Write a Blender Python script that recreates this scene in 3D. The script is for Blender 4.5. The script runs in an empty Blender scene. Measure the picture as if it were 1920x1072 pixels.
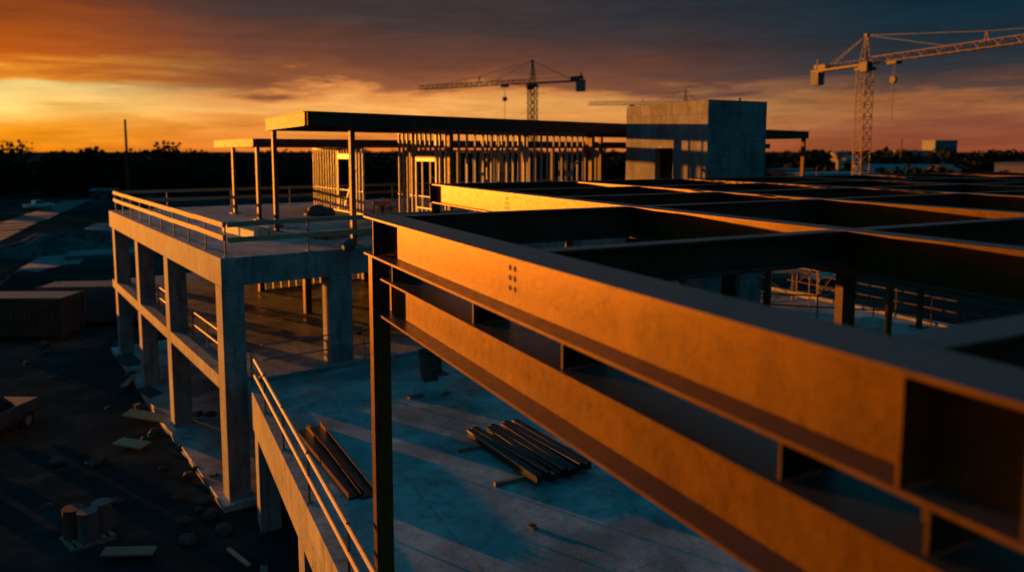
import bpy, bmesh, math, random
from mathutils import Vector, Matrix, noise
R = math.radians
S = bpy.context.scene
C = S.collection
EYE = 11.7                      # eye height above the site ground
# ------------------------------------------------------------------ camera
cd = bpy.data.cameras.new('camera'); cam = bpy.data.objects.new('camera', cd); C.objects.link(cam)
FWD = math.atan(0.5)            # the view is turned clockwise from +Y
cam.location = (0, 0, EYE)
cam.rotation_euler = (R(90) - math.atan(142 / 1400), 0, -FWD)
cd.sensor_width = 36; cd.lens = 36 * 1400 / 1920; cd.shift_y = -111 / 1920
cd.clip_start = 0.1; cd.clip_end = 20000
cd.dof.use_dof = True; cd.dof.focus_distance = 15; cd.dof.aperture_fstop = 0.48
S.camera = cam
S.view_settings.view_transform = 'Standard'; S.view_settings.look = 'None'
S.view_settings.gamma = 1; S.view_settings.exposure = 1.4
EXPO = 2 ** 1.4
# ------------------------------------------------------------------ sun and sky
SUN_AZ, SUN_EL = R(-28), R(2.0)
tosun = Vector((math.sin(SUN_AZ) * math.cos(SUN_EL), math.cos(SUN_AZ) * math.cos(SUN_EL), math.sin(SUN_EL)))
sl = bpy.data.lights.new('sun', 'SUN'); so = bpy.data.objects.new('sun', sl); C.objects.link(so)
sl.energy = 3.0; sl.angle = R(0.5); sl.color = (1.0, 0.31, 0.028)
so.rotation_euler = tosun.to_track_quat('Z', 'Y').to_euler()

def lin(c):
    return tuple(((v / 255) / 12.92 if v <= 10.3 else (((v / 255) + 0.055) / 1.055) ** 2.4) for v in c)

class NT:
    """small helper for building node trees"""
    def __init__(s, t): s.t = t; s.n = t.nodes; s.l = t.links
    def new(s, typ, **kw):
        n = s.n.new(typ)
        for k, v in kw.items(): setattr(n, k, v)
        return n
    def link(s, a, b): s.l.new(a, b)
    def put(s, sock, v):
        if isinstance(v, bpy.types.NodeSocket): s.l.new(v, sock)
        else: sock.default_value = v
    def math(s, op, a, b=0.0, c=0.0, clamp=False):
        n = s.new('ShaderNodeMath', operation=op); n.use_clamp = clamp
        s.put(n.inputs[0], a); s.put(n.inputs[1], b); s.put(n.inputs[2], c); return n.outputs[0]
    def vmath(s, op, a, b):
        n = s.new('ShaderNodeVectorMath', operation=op); s.put(n.inputs[0], a); s.put(n.inputs[1], b)
        return n.outputs['Value'] if op == 'DOT_PRODUCT' else n.outputs[0]
    def rng(s, v, a, b, c=0.0, d=1.0, smooth=False):
        n = s.new('ShaderNodeMapRange'); n.interpolation_type = 'SMOOTHSTEP' if smooth else 'LINEAR'
        s.put(n.inputs[0], v)
        for i, q in zip((1, 2, 3, 4), (a, b, c, d)): n.inputs[i].default_value = q
        return n.outputs[0]
    def mix(s, f, a, b, mode='MIX'):
        n = s.new('ShaderNodeMix', data_type='RGBA', blend_type=mode); s.put(n.inputs[0], f)
        s.put(n.inputs[6], a if isinstance(a, bpy.types.NodeSocket) else (*a[:3], 1))
        s.put(n.inputs[7], b if isinstance(b, bpy.types.NodeSocket) else (*b[:3], 1)); return n.outputs[2]
    def ramp(s, v, stops):
        n = s.new('ShaderNodeValToRGB'); e = n.color_ramp.elements
        while len(e) < len(stops): e.new(0.5)
        for el, (p, c) in zip(e, stops): el.position = p; el.color = (*c, 1)
        s.put(n.inputs[0], v); return n.outputs[0]
    def noise(s, vec, scale, detail=4, rough=0.55, dist=0.0):
        n = s.new('ShaderNodeTexNoise'); s.put(n.inputs['Vector'], vec); n.inputs['Scale'].default_value = scale
        n.inputs['Detail'].default_value = detail; n.inputs['Roughness'].default_value = rough
        n.inputs['Distortion'].default_value = dist; return n.outputs[0]

def build_world():
    w = bpy.data.worlds.new('World'); S.world = w; w.use_nodes = True
    t = NT(w.node_tree); t.n.clear()
    d = t.new('ShaderNodeTexCoord').outputs['Generated']
    sep = t.new('ShaderNodeSeparateXYZ'); t.link(d, sep.inputs[0]); z = sep.outputs[2]
    flat = t.vmath('MULTIPLY', d, (1, 1, 0)); nn = t.new('ShaderNodeVectorMath', operation='NORMALIZE'); t.link(flat, nn.inputs[0])
    c = t.vmath('DOT_PRODUCT', nn.outputs[0], (math.sin(SUN_AZ), math.cos(SUN_AZ), 0))
    # clouds drift in long flat streaks
    v = t.vmath('MULTIPLY', d, (2.2, 2.2, 15)); n1 = t.noise(v, 1.3, 6, 0.6, 0.4)
    v2 = t.vmath('MULTIPLY', d, (3.5, 3.5, 34)); n2 = t.noise(v2, 1.6, 5, 0.6, 0.6)
    w1 = t.math('SUBTRACT', n1, 0.5); w2 = t.math('SUBTRACT', n2, 0.5)
    amp = t.rng(z, 0.0, 0.06, 0.25, 1.0)
    zw = t.math('ADD', z, t.math('MULTIPLY', amp, t.math('ADD', t.math('MULTIPLY', w1, 0.10), t.math('MULTIPLY', w2, 0.07))))
    p = t.math('MULTIPLY', zw, 4.0, clamp=True)
    L = t.ramp(p, [(0, lin((246, 140, 8))), (.06, lin((252, 160, 20))), (.2, lin((255, 208, 112))), (.31, lin((255, 222, 138))), (.37, lin((240, 146, 36))), (.43, lin((196, 92, 14))), (.70, lin((122, 54, 16))), (1, lin((66, 37, 26)))])
    M = t.ramp(p, [(0, lin((232, 118, 42))), (.1, lin((236, 146, 60))), (.22, lin((246, 174, 92))), (.28, lin((226, 144, 74))), (.33, lin((146, 86, 52))), (.44, lin((114, 68, 50))), (.66, lin((70, 55, 53))), (1, lin((38, 42, 49)))])
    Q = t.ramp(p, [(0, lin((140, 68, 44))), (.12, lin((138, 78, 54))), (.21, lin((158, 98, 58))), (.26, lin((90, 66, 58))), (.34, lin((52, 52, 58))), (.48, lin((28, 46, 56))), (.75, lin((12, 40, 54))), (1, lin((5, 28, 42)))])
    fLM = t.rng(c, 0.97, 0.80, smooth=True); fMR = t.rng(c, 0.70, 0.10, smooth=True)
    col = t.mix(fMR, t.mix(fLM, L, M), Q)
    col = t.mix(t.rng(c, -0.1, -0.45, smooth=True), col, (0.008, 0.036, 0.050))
    # streaky light and dark in the cloud sheet
    v3 = t.vmath('MULTIPLY', d, (9, 9, 90)); n3 = t.noise(v3, 1.0, 8, 0.68, 0.9)
    k = t.math('MULTIPLY', t.rng(n2, 0.3, 0.7, 0.82, 1.18), t.rng(n3, 0.3, 0.7, 0.87, 1.13))
    kk = t.new('ShaderNodeCombineXYZ'); [t.link(k, kk.inputs[i]) for i in range(3)]
    col = t.mix(1.0, col, kk.outputs[0], 'MULTIPLY')
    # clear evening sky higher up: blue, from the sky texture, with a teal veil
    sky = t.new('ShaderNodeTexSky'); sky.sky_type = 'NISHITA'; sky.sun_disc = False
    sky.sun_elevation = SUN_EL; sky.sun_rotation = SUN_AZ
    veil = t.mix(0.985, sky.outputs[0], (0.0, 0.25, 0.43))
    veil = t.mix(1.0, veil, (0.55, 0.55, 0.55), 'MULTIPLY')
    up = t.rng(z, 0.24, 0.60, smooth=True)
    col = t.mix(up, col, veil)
    below = t.rng(z, -0.02, 0.0)
    col = t.mix(below, (0.004, 0.006, 0.008), col)
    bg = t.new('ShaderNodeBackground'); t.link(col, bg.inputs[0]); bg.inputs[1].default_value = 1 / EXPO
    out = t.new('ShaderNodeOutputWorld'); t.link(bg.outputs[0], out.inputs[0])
build_world()

# ------------------------------------------------------------------ materials
def mat(name, fn):
    m = bpy.data.materials.new(name); m.use_nodes = True
    t = NT(m.node_tree); b = t.n['Principled BSDF']; pos = t.new('ShaderNodeNewGeometry').outputs['Position']
    fn(t, b, pos); return m
def bump(t, b, h, strength, dist=0.02):
    n = t.new('ShaderNodeBump'); n.inputs['Strength'].default_value = strength; n.inputs['Distance'].default_value = dist
    t.link(h, n.inputs['Height']); t.link(n.outputs[0], b.inputs['Normal'])

def concrete(dark, light, panel=True):
    def f(t, b, pos):
        a = t.noise(pos, 0.7, 6, 0.65); c = t.noise(pos, 6, 6, 0.7)
        st = t.noise(t.vmath('MULTIPLY', pos, (2.2, 2.2, 0.35)), 1.5, 6, 0.65, 0.4)    # run-off streaks
        col = t.mix(t.rng(a, .35, .68), dark, light)
        col = t.mix(t.rng(c, .3, .75, 0, .3), col, tuple(x * .55 for x in dark))
        col = t.mix(t.rng(st, .50, .66, 0, .7), col, tuple(x * .42 for x in dark))
        blot = t.noise(pos, 2.3, 7, .7, 1.2)
        col = t.mix(t.rng(blot, .56, .64, 0, .6), col, tuple(x * .38 for x in dark))
        pan = t.noise(t.vmath('SNAP', pos, (2.4, 2.4, 1.22)), 5.3, 0, .5); col = t.mix(t.rng(pan, .3, .7, 0, .35), col, tuple(x * .55 for x in dark))
        h = c
        if panel:                                       # formwork joints
            s = t.new('ShaderNodeSeparateXYZ'); t.link(pos, s.inputs[0])
            u = t.math('ADD', s.outputs[0], s.outputs[1])
            ju = t.math('LESS_THAN', t.math('FRACT', t.math('MULTIPLY', u, 1 / 2.4)), 0.010)
            jz = t.math('LESS_THAN', t.math('FRACT', t.math('MULTIPLY', t.math('ADD', s.outputs[2], 0.13), 1 / 1.22)), 0.018)
            j = t.math('MAXIMUM', ju, jz)
            tx = t.math('SUBTRACT', t.math('FRACT', t.math('MULTIPLY', u, 1 / 1.2)), .5); tz = t.math('SUBTRACT', t.math('FRACT', t.math('MULTIPLY', t.math('ADD', s.outputs[2], .13), 1 / .61)), .5)
            hole = t.math('LESS_THAN', t.math('ADD', t.math('MULTIPLY', t.math('MULTIPLY', tx, tx), 3.9), t.math('MULTIPLY', tz, tz)), .0022); j = t.math('MAXIMUM', j, hole)
            col = t.mix(t.math('MULTIPLY', j, .6), col, tuple(x * .3 for x in dark))
            h = t.math('SUBTRACT', c, j)
        t.link(col, b.inputs['Base Color']); b.inputs['Roughness'].default_value = 0.82
        bump(t, b, h, 0.35, 0.01)
    return f
def slab(t, b, pos):
    a = t.noise(pos, 0.45, 7, 0.6, 0.4); c = t.noise(pos, 3.5, 6, 0.7); f = t.noise(pos, 26, 3, .6)
    col = t.mix(t.rng(a, .38, .62), (.15, .16, .16), (.39, .40, .395))
    col = t.mix(t.rng(c, .48, .68, 0, .6), col, (.10, .105, .11))
    sp = t.noise(pos, 1.3, 8, .75, 1.5); col = t.mix(t.rng(sp, .61, .66, 0, .55), col, (.10, .10, .105))
    s = t.new('ShaderNodeSeparateXYZ'); t.link(pos, s.inputs[0])
    j = t.math('MAXIMUM', t.math('LESS_THAN', t.math('FRACT', t.math('MULTIPLY', s.outputs[0], 1 / 5.3)), .003), t.math('LESS_THAN', t.math('FRACT', t.math('MULTIPLY', s.outputs[1], 1 / 5.3)), .003))
    col = t.mix(t.math('MULTIPLY', j, .7), col, (.05, .05, .05))
    t.link(col, b.inputs['Base Color']); wet = t.noise(pos, .8, 5, .6, .8); t.link(t.math('ADD', t.rng(wet, .42, .58, .34, .72), t.rng(c, .3, .7, 0, .12)), b.inputs['Roughness'])
    bump(t, b, t.math('ADD', c, f), 0.45, 0.012)
def steel(base, rust, metal=0.35, r0=.36, r1=.56):
    def f(t, b, pos):
        a = t.noise(pos, .9, 7, 0.66, .8); c = t.noise(pos, 9, 7, 0.75); g = t.noise(pos, 70, 3, .6)
        run = t.noise(t.vmath('MULTIPLY', pos, (1.9, 1.9, .45)), 1.7, 8, .75, 1.0)          # rust and rain runs
        e = t.noise(t.vmath('MULTIPLY', pos, (1, 1, 2.5)), 4.0, 9, 0.8, 2.0)           # chips and scuffs
        col = t.mix(t.rng(a, .36, .66), base, rust)
        col = t.mix(t.rng(c, .45, .8, 0, .6), col, tuple(x * .45 for x in base))
        col = t.mix(t.rng(run, .46, .70, 0, .6), col, (base[0]*.5, base[1]*.38, base[2]*.5))
        col = t.mix(t.rng(e, .585, .63, 0, .6), col, tuple(x * .2 for x in base))
        mp = t.noise(pos, 1.5, 10, .85, 1.2); col = t.mix(t.rng(mp, .49, .55, 0, .38), col, tuple(x * .35 for x in base))
        sc = t.noise(t.vmath('MULTIPLY', pos, (1.2, 1.2, 26)), 3.0, 4, .6, .7); col = t.mix(t.rng(sc, .70, .73, 0, .5), col, tuple(min(1, x*1.7) for x in rust))
        col = t.mix(t.rng(g, .35, .7, 0, .28), col, tuple(x * .4 for x in base))
        # blue-grey sky light painted into the colour of the upward faces
        nz = t.new('ShaderNodeSeparateXYZ'); t.link(t.new('ShaderNodeNewGeometry').outputs['True Normal'], nz.inputs[0])
        up = t.math('GREATER_THAN', nz.outputs[2], .9)
        sky_grey = t.mix(t.rng(c, .3, .75), (.045, .047, .052), (.085, .088, .095)); sky_grey = t.mix(t.rng(e, .58, .64, 0, .5), sky_grey, (.05, .04, .035))
        t.link(t.mix(t.math('MULTIPLY', up, t.rng(a, .3, .62, .55, .95)), col, sky_grey), b.inputs['Base Color'])
        t.link(t.math('MULTIPLY', t.math('SUBTRACT', 1, up), metal), b.inputs['Metallic'])
        t.link(t.rng(c, .3, .7, r0, r1), b.inputs['Roughness']); b.inputs['Specular Tint'].default_value = (.95, .5, .12, 1)
        bump(t, b, t.math('ADD', t.math('ADD', c, e), t.math('MULTIPLY', a, 2)), 0.3, 0.004)
    return f
def plain(col, rough=.6, metal=0., var=.3, scale=5):
    def f(t, b, pos):
        a = t.noise(pos, scale, 5, .65)
        t.link(t.mix(t.rng(a, .3, .7), tuple(x * (1 - var) for x in col), tuple(min(1, x * (1 + var)) for x in col)), b.inputs['Base Color'])
        b.inputs['Roughness'].default_value = rough; b.inputs['Metallic'].default_value = metal
        bump(t, b, a, .15, .004)
    return f
def wood(t, b, pos):
    a = t.noise(t.vmath('MULTIPLY', pos, (9, 2, 9)), 2, 6, .7); c = t.noise(pos, 1.3, 4, .6)
    col = t.mix(t.rng(a, .3, .7), (.30, .19, .09), (.52, .36, .19)); col = t.mix(t.rng(c, .4, .7, 0, .5), col, (.28, .19, .11))
    t.link(col, b.inputs['Base Color']); b.inputs['Roughness'].default_value = .75; bump(t, b, a, .3, .004)
def soil(t, b, pos):
    a = t.noise(pos, .035, 7, .6, .6); c = t.noise(pos, .5, 8, .7); e = t.noise(pos, 4, 6, .75)
    col = t.mix(t.rng(a, .38, .62), (.010, .017, .020), (.030, .036, .037))
    col = t.mix(t.rng(c, .48, .7, 0, .7), col, (.065, .065, .060)); col = t.mix(t.rng(e, .55, .75, 0, .5), col, (.02, .018, .015))
    g = t.noise(pos, .012, 5, .6); col = t.mix(t.rng(g, .5, .6, 0, .8), col, (.026, .036, .017))
    t.link(col, b.inputs['Base Color']); b.inputs['Roughness'].default_value = 1; b.inputs['Specular IOR Level'].default_value = 0
    bump(t, b, t.math('ADD', c, e), .2, .05)
def gravel(t, b, pos):
    a = t.noise(pos, .4, 7, .7, .8); c = t.noise(pos, 5, 7, .75)
    col = t.mix(t.rng(a, .38, .62), (.03, .03, .028), (.13, .135, .135)); col = t.mix(t.rng(c, .45, .7, 0, .7), col, (.02, .02, .02))
    t.link(col, b.inputs['Base Color']); b.inputs['Roughness'].default_value = 1; b.inputs['Specular IOR Level'].default_value = 0
    bump(t, b, t.math('ADD', a, c), .9, .2)
def leaves(t, b, pos):
    a = t.noise(pos, .16, 4, .6); c = t.noise(pos, 1.3, 4, .7)
    col = t.mix(t.rng(a, .35, .65), (.020, .027, .012), (.042, .042, .018)); col = t.mix(t.rng(c, .4, .7, 0, .6), col, (.022, .018, .009))
    t.link(col, b.inputs['Base Color']); b.inputs['Roughness'].default_value = .9; b.inputs['Specular IOR Level'].default_value = 0
def studmetal(t, b, pos):
    a = t.noise(pos, 3, 5, .6)
    t.link(t.mix(a, (.24, .25, .26), (.46, .45, .43)), b.inputs['Base Color']); b.inputs['Metallic'].default_value = .4; b.inputs['Roughness'].default_value = .55
M = {
 'oilsteel': mat('oiled dark steel', plain((.022, .019, .017), .5, .2)),
 'gravel': mat('loose gravel', gravel),
 'cream': mat('dusty cream paint', plain((.09, .09, .09), .7)),
 'rust': mat('rusty container paint', plain((.09, .035, .022), .8, 0, .5, 1)),
 'greybox': mat('dull container paint', plain((.075, .075, .075), .7, 0, .5, 1)),
 'rubble': mat('dusty rubble', plain((.045, .043, .04), .95)),
 'concrete': mat('cast concrete', concrete((.21, .20, .185), (.45, .43, .40))),
 'core': mat('weathered core concrete', concrete((.15, .15, .145), (.40, .385, .36))),
 'slab': mat('site slab concrete', slab),
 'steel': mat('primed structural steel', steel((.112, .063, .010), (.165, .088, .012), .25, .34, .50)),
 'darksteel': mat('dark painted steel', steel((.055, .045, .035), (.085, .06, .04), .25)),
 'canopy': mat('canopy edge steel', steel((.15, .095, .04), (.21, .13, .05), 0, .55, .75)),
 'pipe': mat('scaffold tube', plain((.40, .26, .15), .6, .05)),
 'postmetal': mat('dull galvanised post', plain((.20, .19, .18), .5, .6)),
 'stud': mat('galvanised stud', studmetal),
 'wood': mat('raw lumber', wood),
 'palewood': mat('fresh pale lumber', plain((.62, .52, .38), .7, 0, .2, 3)),
 'oldwood': mat('weathered board', plain((.20, .14, .09), .85)),
 'ground': mat('churned site soil', soil),
 'road': mat('worn site road', plain((.085, .085, .08), .9, 0, .35, .6)),
 'pad': mat('pale concrete pad', plain((.12, .125, .13), .85, 0, .4, .5)),
 'leaves': mat('dusk foliage', leaves),
 'bark': mat('bark', plain((.06, .045, .035), .95)),
 'crane': mat('crane yellow paint', plain((.10, .065, .035), .6, .1)),
 'cranegrey': mat('crane grey paint', plain((.06, .055, .05), .6, .2)),
 'ballast': mat('ballast concrete', plain((.16, .15, .14), .8)),
 'black': mat('black rubber', plain((.02, .02, .02), .8)),
 'hole_shade': mat('hole shadow steel', plain((.012, .010, .009), .9)),
 'white': mat('white vehicle paint', plain((.62, .63, .62), .35, 0, .08)),
 'glass': mat('dark vehicle glass', plain((.02, .025, .03), .1, 0, .1)),
 'red': mat('faded red paint', plain((.38, .09, .04), .6)),
 'orange': mat('orange plastic', plain((.65, .24, .05), .5)),
 'blue': mat('pale blue sheet metal', plain((.26, .36, .40), .5, .1)),
 'grey': mat('grey sheet metal', plain((.28, .28, .27), .55, .2)),
 'facade': mat('far rendered wall', plain((.36, .30, .24), .85)),
 'roofing': mat('far roof sheet', plain((.14, .15, .16), .7)),
 'tarp': mat('dark tarpaulin', plain((.06, .055, .055), .7)),
}

# ------------------------------------------------------------------ mesh helpers
class MB:
    def __init__(s): s.v = []; s.f = []
    def quadbox(s, c):                     # 8 corners: bottom ring then top ring
        i = len(s.v); s.v += [tuple(p) for p in c]
        s.f += [(i, i+3, i+2, i+1), (i+4, i+5, i+6, i+7), (i, i+1, i+5, i+4), (i+1, i+2, i+6, i+5), (i+2, i+3, i+7, i+6), (i+3, i, i+4, i+7)]
        return s
    def box(s, c, d, rz=0.0):              # centre, full size
        cx, cy, cz = c; hx, hy, hz = d[0]/2, d[1]/2, d[2]/2; co, si = math.cos(rz), math.sin(rz); q = []
        for z in (-hz, hz):
            for x, y in ((-hx, -hy), (hx, -hy), (hx, hy), (-hx, hy)): q.append((cx + x*co - y*si, cy + x*si + y*co, cz + z))
        return s.quadbox(q)
    def span(s, x0, x1, y0, y1, z0, z1): return s.box(((x0+x1)/2, (y0+y1)/2, (z0+z1)/2), (x1-x0, y1-y0, z1-z0))
    def bar(s, p, q, w, h, up=(0, 0, 1)):  # box between two points
        p, q, up = Vector(p), Vector(q), Vector(up); d = (q - p).normalized()
        if abs(d.dot(up)) > .98: up = Vector((1, 0, 0))
        sd = d.cross(up).normalized(); u = sd.cross(d).normalized(); r = []
        for e in (p, q):
            for a, b in ((-1, -1), (1, -1), (1, 1), (-1, 1)): r.append(e + sd*a*w/2 + u*b*h/2)
        return s.quadbox(r)
    def tube(s, p, q, r, n=10, r2=None):
        p, q = Vector(p), Vector(q); d = (q - p).normalized(); r2 = r if r2 is None else r2
        up = Vector((0, 0, 1)) if abs(d.z) < .9 else Vector((1, 0, 0)); a = d.cross(up).normalized(); b = a.cross(d)
        i = len(s.v)
        for e, rr in ((p, r), (q, r2)):
            for k in range(n):
                t = 2*math.pi*k/n; s.v.append(tuple(e + a*math.cos(t)*rr + b*math.sin(t)*rr))
        for k in range(n): s.f.append((i+k, i+(k+1) % n, i+n+(k+1) % n, i+n+k))
        s.f.append(tuple(range(i+n-1, i-1, -1))); s.f.append(tuple(range(i+n, i+2*n))); return s
    def prism(s, poly, z0, z1):
        n = len(poly); i = len(s.v)
        s.v += [(x, y, z0) for x, y in poly] + [(x, y, z1) for x, y in poly]
        s.f.append(tuple(range(i+n-1, i-1, -1))); s.f.append(tuple(range(i+n, i+2*n)))
        for k in range(n): s.f.append((i+k, i+(k+1) % n, i+n+(k+1) % n, i+n+k))
        return s
    def build(s, name, m, parent=None, bevel=0, smooth=False):
        me = bpy.data.meshes.new(name); me.from_pydata(s.v, [], s.f)
        bm = bmesh.new(); bm.from_mesh(me); bmesh.ops.recalc_face_normals(bm, faces=bm.faces); bm.to_mesh(me); bm.free()
        me.materials.append(M[m]); o = bpy.data.objects.new(name, me); C.objects.link(o)
        if parent: o.parent = parent
        if bevel:
            b = o.modifiers.new('bevel', 'BEVEL'); b.width = bevel; b.segments = 2; b.limit_method = 'ANGLE'
        if smooth:
            for p in me.polygons: p.use_smooth = True
        return o
def tag(o, label=None, cat=None, group=None, kind=None):
    if label: o['label'] = label
    if cat: o['category'] = cat
    if group: o['group'] = group
    if kind: o['kind'] = kind
    return o
def thing(name, label, cat, loc=(0, 0, 0), rz=0, group=None):
    o = bpy.data.objects.new(name, None); C.objects.link(o); o.location = loc; o.rotation_euler = (0, 0, rz)
    return tag(o, label, cat, group)
def copy_tree(o, parent=None):
    c = o.copy(); C.objects.link(c)
    if parent: c.parent = parent
    for ch in [x for x in bpy.data.objects if x.parent == o]: copy_tree(ch, c)
    return c
def ibeam(mb, x0, y0, x1, y1, top, depth, width, tf=.032, tw=.024, off=0):
    """I-section between two plan points, its top flange at height top"""
    p = Vector((x0, y0, 0)); q = Vector((x1, y1, 0))
    for z, w, h in ((top - tf/2, width, tf), (top - depth + tf/2, width, tf), (top - depth/2, tw, depth - 2*tf)):
        mb.bar(p + Vector((0, 0, z)), q + Vector((0, 0, z)), w, h)
    return mb
K5, K8 = 1/math.sqrt(5), 2/math.sqrt(5)
def P(lat, dep): return Vector((lat*K8 + dep*K5, -lat*K5 + dep*K8))     # metres right of and ahead of the eye -> site plan
def B(px, dep): return P((px - 960)/1400*dep, dep)                        # a bearing and a distance -> site plan
def D(deg, s=1.0):                                                       # a heading, degrees right of the view axis
    return P(math.sin(R(deg))*s, math.cos(R(deg))*s)
Z = lambda rel: EYE + rel
random.seed(5)

# ------------------------------------------------------------------ ground and roads
def gz(x, y):
    if not (-112 < x < 115 and -14 < y < 205): return 0
    k = min(1, (x+112)/20, (205-y)/20)
    z = (.35*noise.noise(Vector((x*.06, y*.06, 0))) + .14*noise.noise(Vector((x*.3, y*.3, 5))) - .12)*k
    return min(z, -.08) if x > -2 else z
def build_ground():
    xs = [-6000, -2500, -1200, -600, -300, -170] + [-110 + 2.2*i for i in range(100)] + [150, 250, 450, 900, 2000, 6000]
    ys = [-3000, -600, -150, -40] + [-12 + 2.2*i for i in range(95)] + [230, 300, 450, 800, 1800, 5000, 9000]
    v = []; f = []
    for j, y in enumerate(ys):
        for i, x in enumerate(xs):
            z = gz(x, y)
            v.append((x, y, z))
    n = len(xs)
    for j in range(len(ys)-1):
        for i in range(n-1): a = j*n+i; f.append((a, a+1, a+n+1, a+n))
    mb = MB(); mb.v = v; mb.f = f; tag(mb.build('ground', 'ground', smooth=True), kind='structure')
build_ground()
def ribbon(name, pts, w, z, m):
    pts = [a.lerp(b, k/16) for a, b in zip(pts, pts[1:]) for k in range(16)]; mb = MB(); n = len(pts)
    for i, p in enumerate(pts):
        a = pts[max(0, i-1)]; b = pts[min(n-1, i+1)]; d = (b - a).normalized(); s = Vector((-d.y, d.x))*w/2
        for q in (p + s, p - s): mb.v.append((q.x, q.y, max(gz(q.x, q.y), gz(p.x, p.y), gz(q.x+1, q.y), gz(q.x-1, q.y), gz(q.x, q.y+1), gz(q.x, q.y-1)) + z))
    for i in range(n-1): mb.f.append((2*i, 2*i+1, 2*i+3, 2*i+2))
    return tag(mb.build(name, m), kind='structure')
ribbon('road', [B(-260, 78), B(-60, 95), B(20, 118), B(90, 146), B(140, 175), B(230, 186), B(420, 188), B(600, 192)], 5.5, .03, 'road')
ribbon('path', [B(-120, 62), B(60, 70), B(110, 82), B(160, 100), B(210, 122)], 5, .05, 'pad')

# ------------------------------------------------------------------ steel frame in the foreground
ST = Z(-1.1)                                   # top of steel
XB = [3.70, 8.93, 14.2, 19.5, 24.8, 30.1, 35.4, 40.7]
YC = [2.75, 7.25, 12.25, 15.6, 19.2, 23.65]
FW = .56; MD = .66
def column(mb, x, y, z0, z1, w=.30, d=.36): return mb.span(x-w/2, x+w/2, y-d/2, y+d/2, z0, z1)
def steel_frame():
    t = thing('steel_grid_structure', 'large open grid of steel I-beams at right, sunlit along its double edge beam', 'steel structure', (3.43, 12.25, 3.9))
    def part(mb, name, m='steel', parent=None, bevel=0):
        mb.v = [(x - 3.43, y - 12.25, z - 3.9) for x, y, z in mb.v]
        o = mb.build(name, m, parent or t, bevel); return o
    # long double edge beam
    y_end = 12.25 + .3
    ub = part(ibeam(MB(), XB[0], y_end, XB[0], -9, ST, MD, FW), 'edge_beam'); ub['label'] = 'upper sunlit edge beam with six bolt holes in its web'
    LX = XB[0] + .10; LT = Z(-2.1)
    lb = part(ibeam(MB(), LX, y_end, LX, -9, LT, .66, FW), 'edge_beam'); lb['label'] = 'lower sunlit edge beam under the first one'
    def stiff(x, y, top, depth, parent, side=-1, m='steel'):
        part(MB().span(min(x+side*.014, x+side*FW/2*.97), max(x+side*.014, x+side*FW/2*.97), y-.012, y+.012, top-depth+.034, top-.034), 'stiffener', m, parent)
    for y in (12.0, 2.42, 1.80): stiff(XB[0], y, ST, MD, ub, -1, 'darksteel' if y < 2 else 'steel')  # nearest stiffener in darker steel: shade of that panel put into its colour
    for y in (2.0,): stiff(LX, y, LT, .66, lb); 
    for i in range(2):
        for j in range(3):
            h = MB().tube((XB[0]-.0145, 7.42-.12*i, Z(-1.30)-.115*j), (XB[0]-.0112, 7.42-.12*i, Z(-1.30)-.115*j), .033, 14)
            part(h, 'bolt_hole', 'hole_shade', ub)  # dark disc on the web; the shade inside the hole is painted
    for y, z in ((11.6, -1.25), (11.6, -1.45), (11.6, -1.62)):
        part(MB().tube((XB[0]-.20, 11.984, Z(z)), (XB[0]-.20, 11.945, Z(z)), .022, 6), 'bolt', 'darksteel', ub)
    # short posts between the two beams
    for y in (11.5, 8.25, 6.1, 3.35, 2.35, 1.75):
        part(column(MB(), LX+.04, y, LT+.002, ST-MD-.002, .50, .026).box((LX+.12, y+.13, (LT+ST-MD)/2), (.026, .23, LT and (ST-MD-LT-.006))), 'stub_post', 'darksteel')
    # columns
    def col(x, y, top, base, label=None, m='steel', w=.30, d=.36):
        c = part(column(MB(), x, y, base + .03, top, w, d), 'column', m)
        part(MB().span(x-.28, x+.28, y-.3, y+.3, base, base+.03), 'base_plate', 'darksteel', c)
        for sx in (-.22, .22):
            for sy in (-.24, .24): part(MB().tube((x+sx, y+sy, base+.03), (x+sx, y+sy, base+.08), .022, 6), 'anchor_bolt', 'darksteel', c)
        if label: c['label'] = label
        return c
    DK = Z(-7.62)
    col(XB[0]-.12, 12.20, ST-MD-.002, DK, 'near corner column under the double edge beam', 'steel', .30, .21)
    col(XB[0]+.05, 2.05, LT-.662, DK)
    # inner main beams
    for i, x in enumerate(XB[1:]):
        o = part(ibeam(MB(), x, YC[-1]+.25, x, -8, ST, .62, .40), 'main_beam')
        for y in (YC[-1]-.02,):
            part(MB().span(x-.19, x-.014, y-.012, y+.012, ST-.62+.034, ST-.034), 'stiffener', 'steel', o)
        if i == 0:
            for j in range(3):
                for k in range(2): part(MB().tube((x-.0145, 18.2-.13*k, Z(-1.28)-.13*j), (x-.0112, 18.2-.13*k, Z(-1.28)-.13*j), .03, 12), 'bolt_hole', 'hole_shade', o)
    # cross beams, one per bay, butted against the flanges of the main beams
    for j, y in enumerate(YC):
        for i in range(len(XB)-1):
            if i == 0 and j > 2: continue
            x0 = XB[i] + .0145; x1 = XB[i+1] - .0145
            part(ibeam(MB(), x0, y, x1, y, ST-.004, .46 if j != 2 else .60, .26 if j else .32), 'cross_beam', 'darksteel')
    for x, y in ((XB[1], YC[1]), (XB[1], YC[5]-.05), (XB[3], YC[5]), (XB[4], 18.2), (XB[5], 20.6), (XB[2], YC[5]), (XB[4], 24.2), (XB[2], 2.2), (XB[6], 12.25)):
        col(x, y, ST-.622, DK if x < 31 else .0, None, 'darksteel' if y < 15 else 'steel', .26, .13)  # near columns take the darker steel, painting in the shade on them
    return t
steel_frame()

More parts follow.
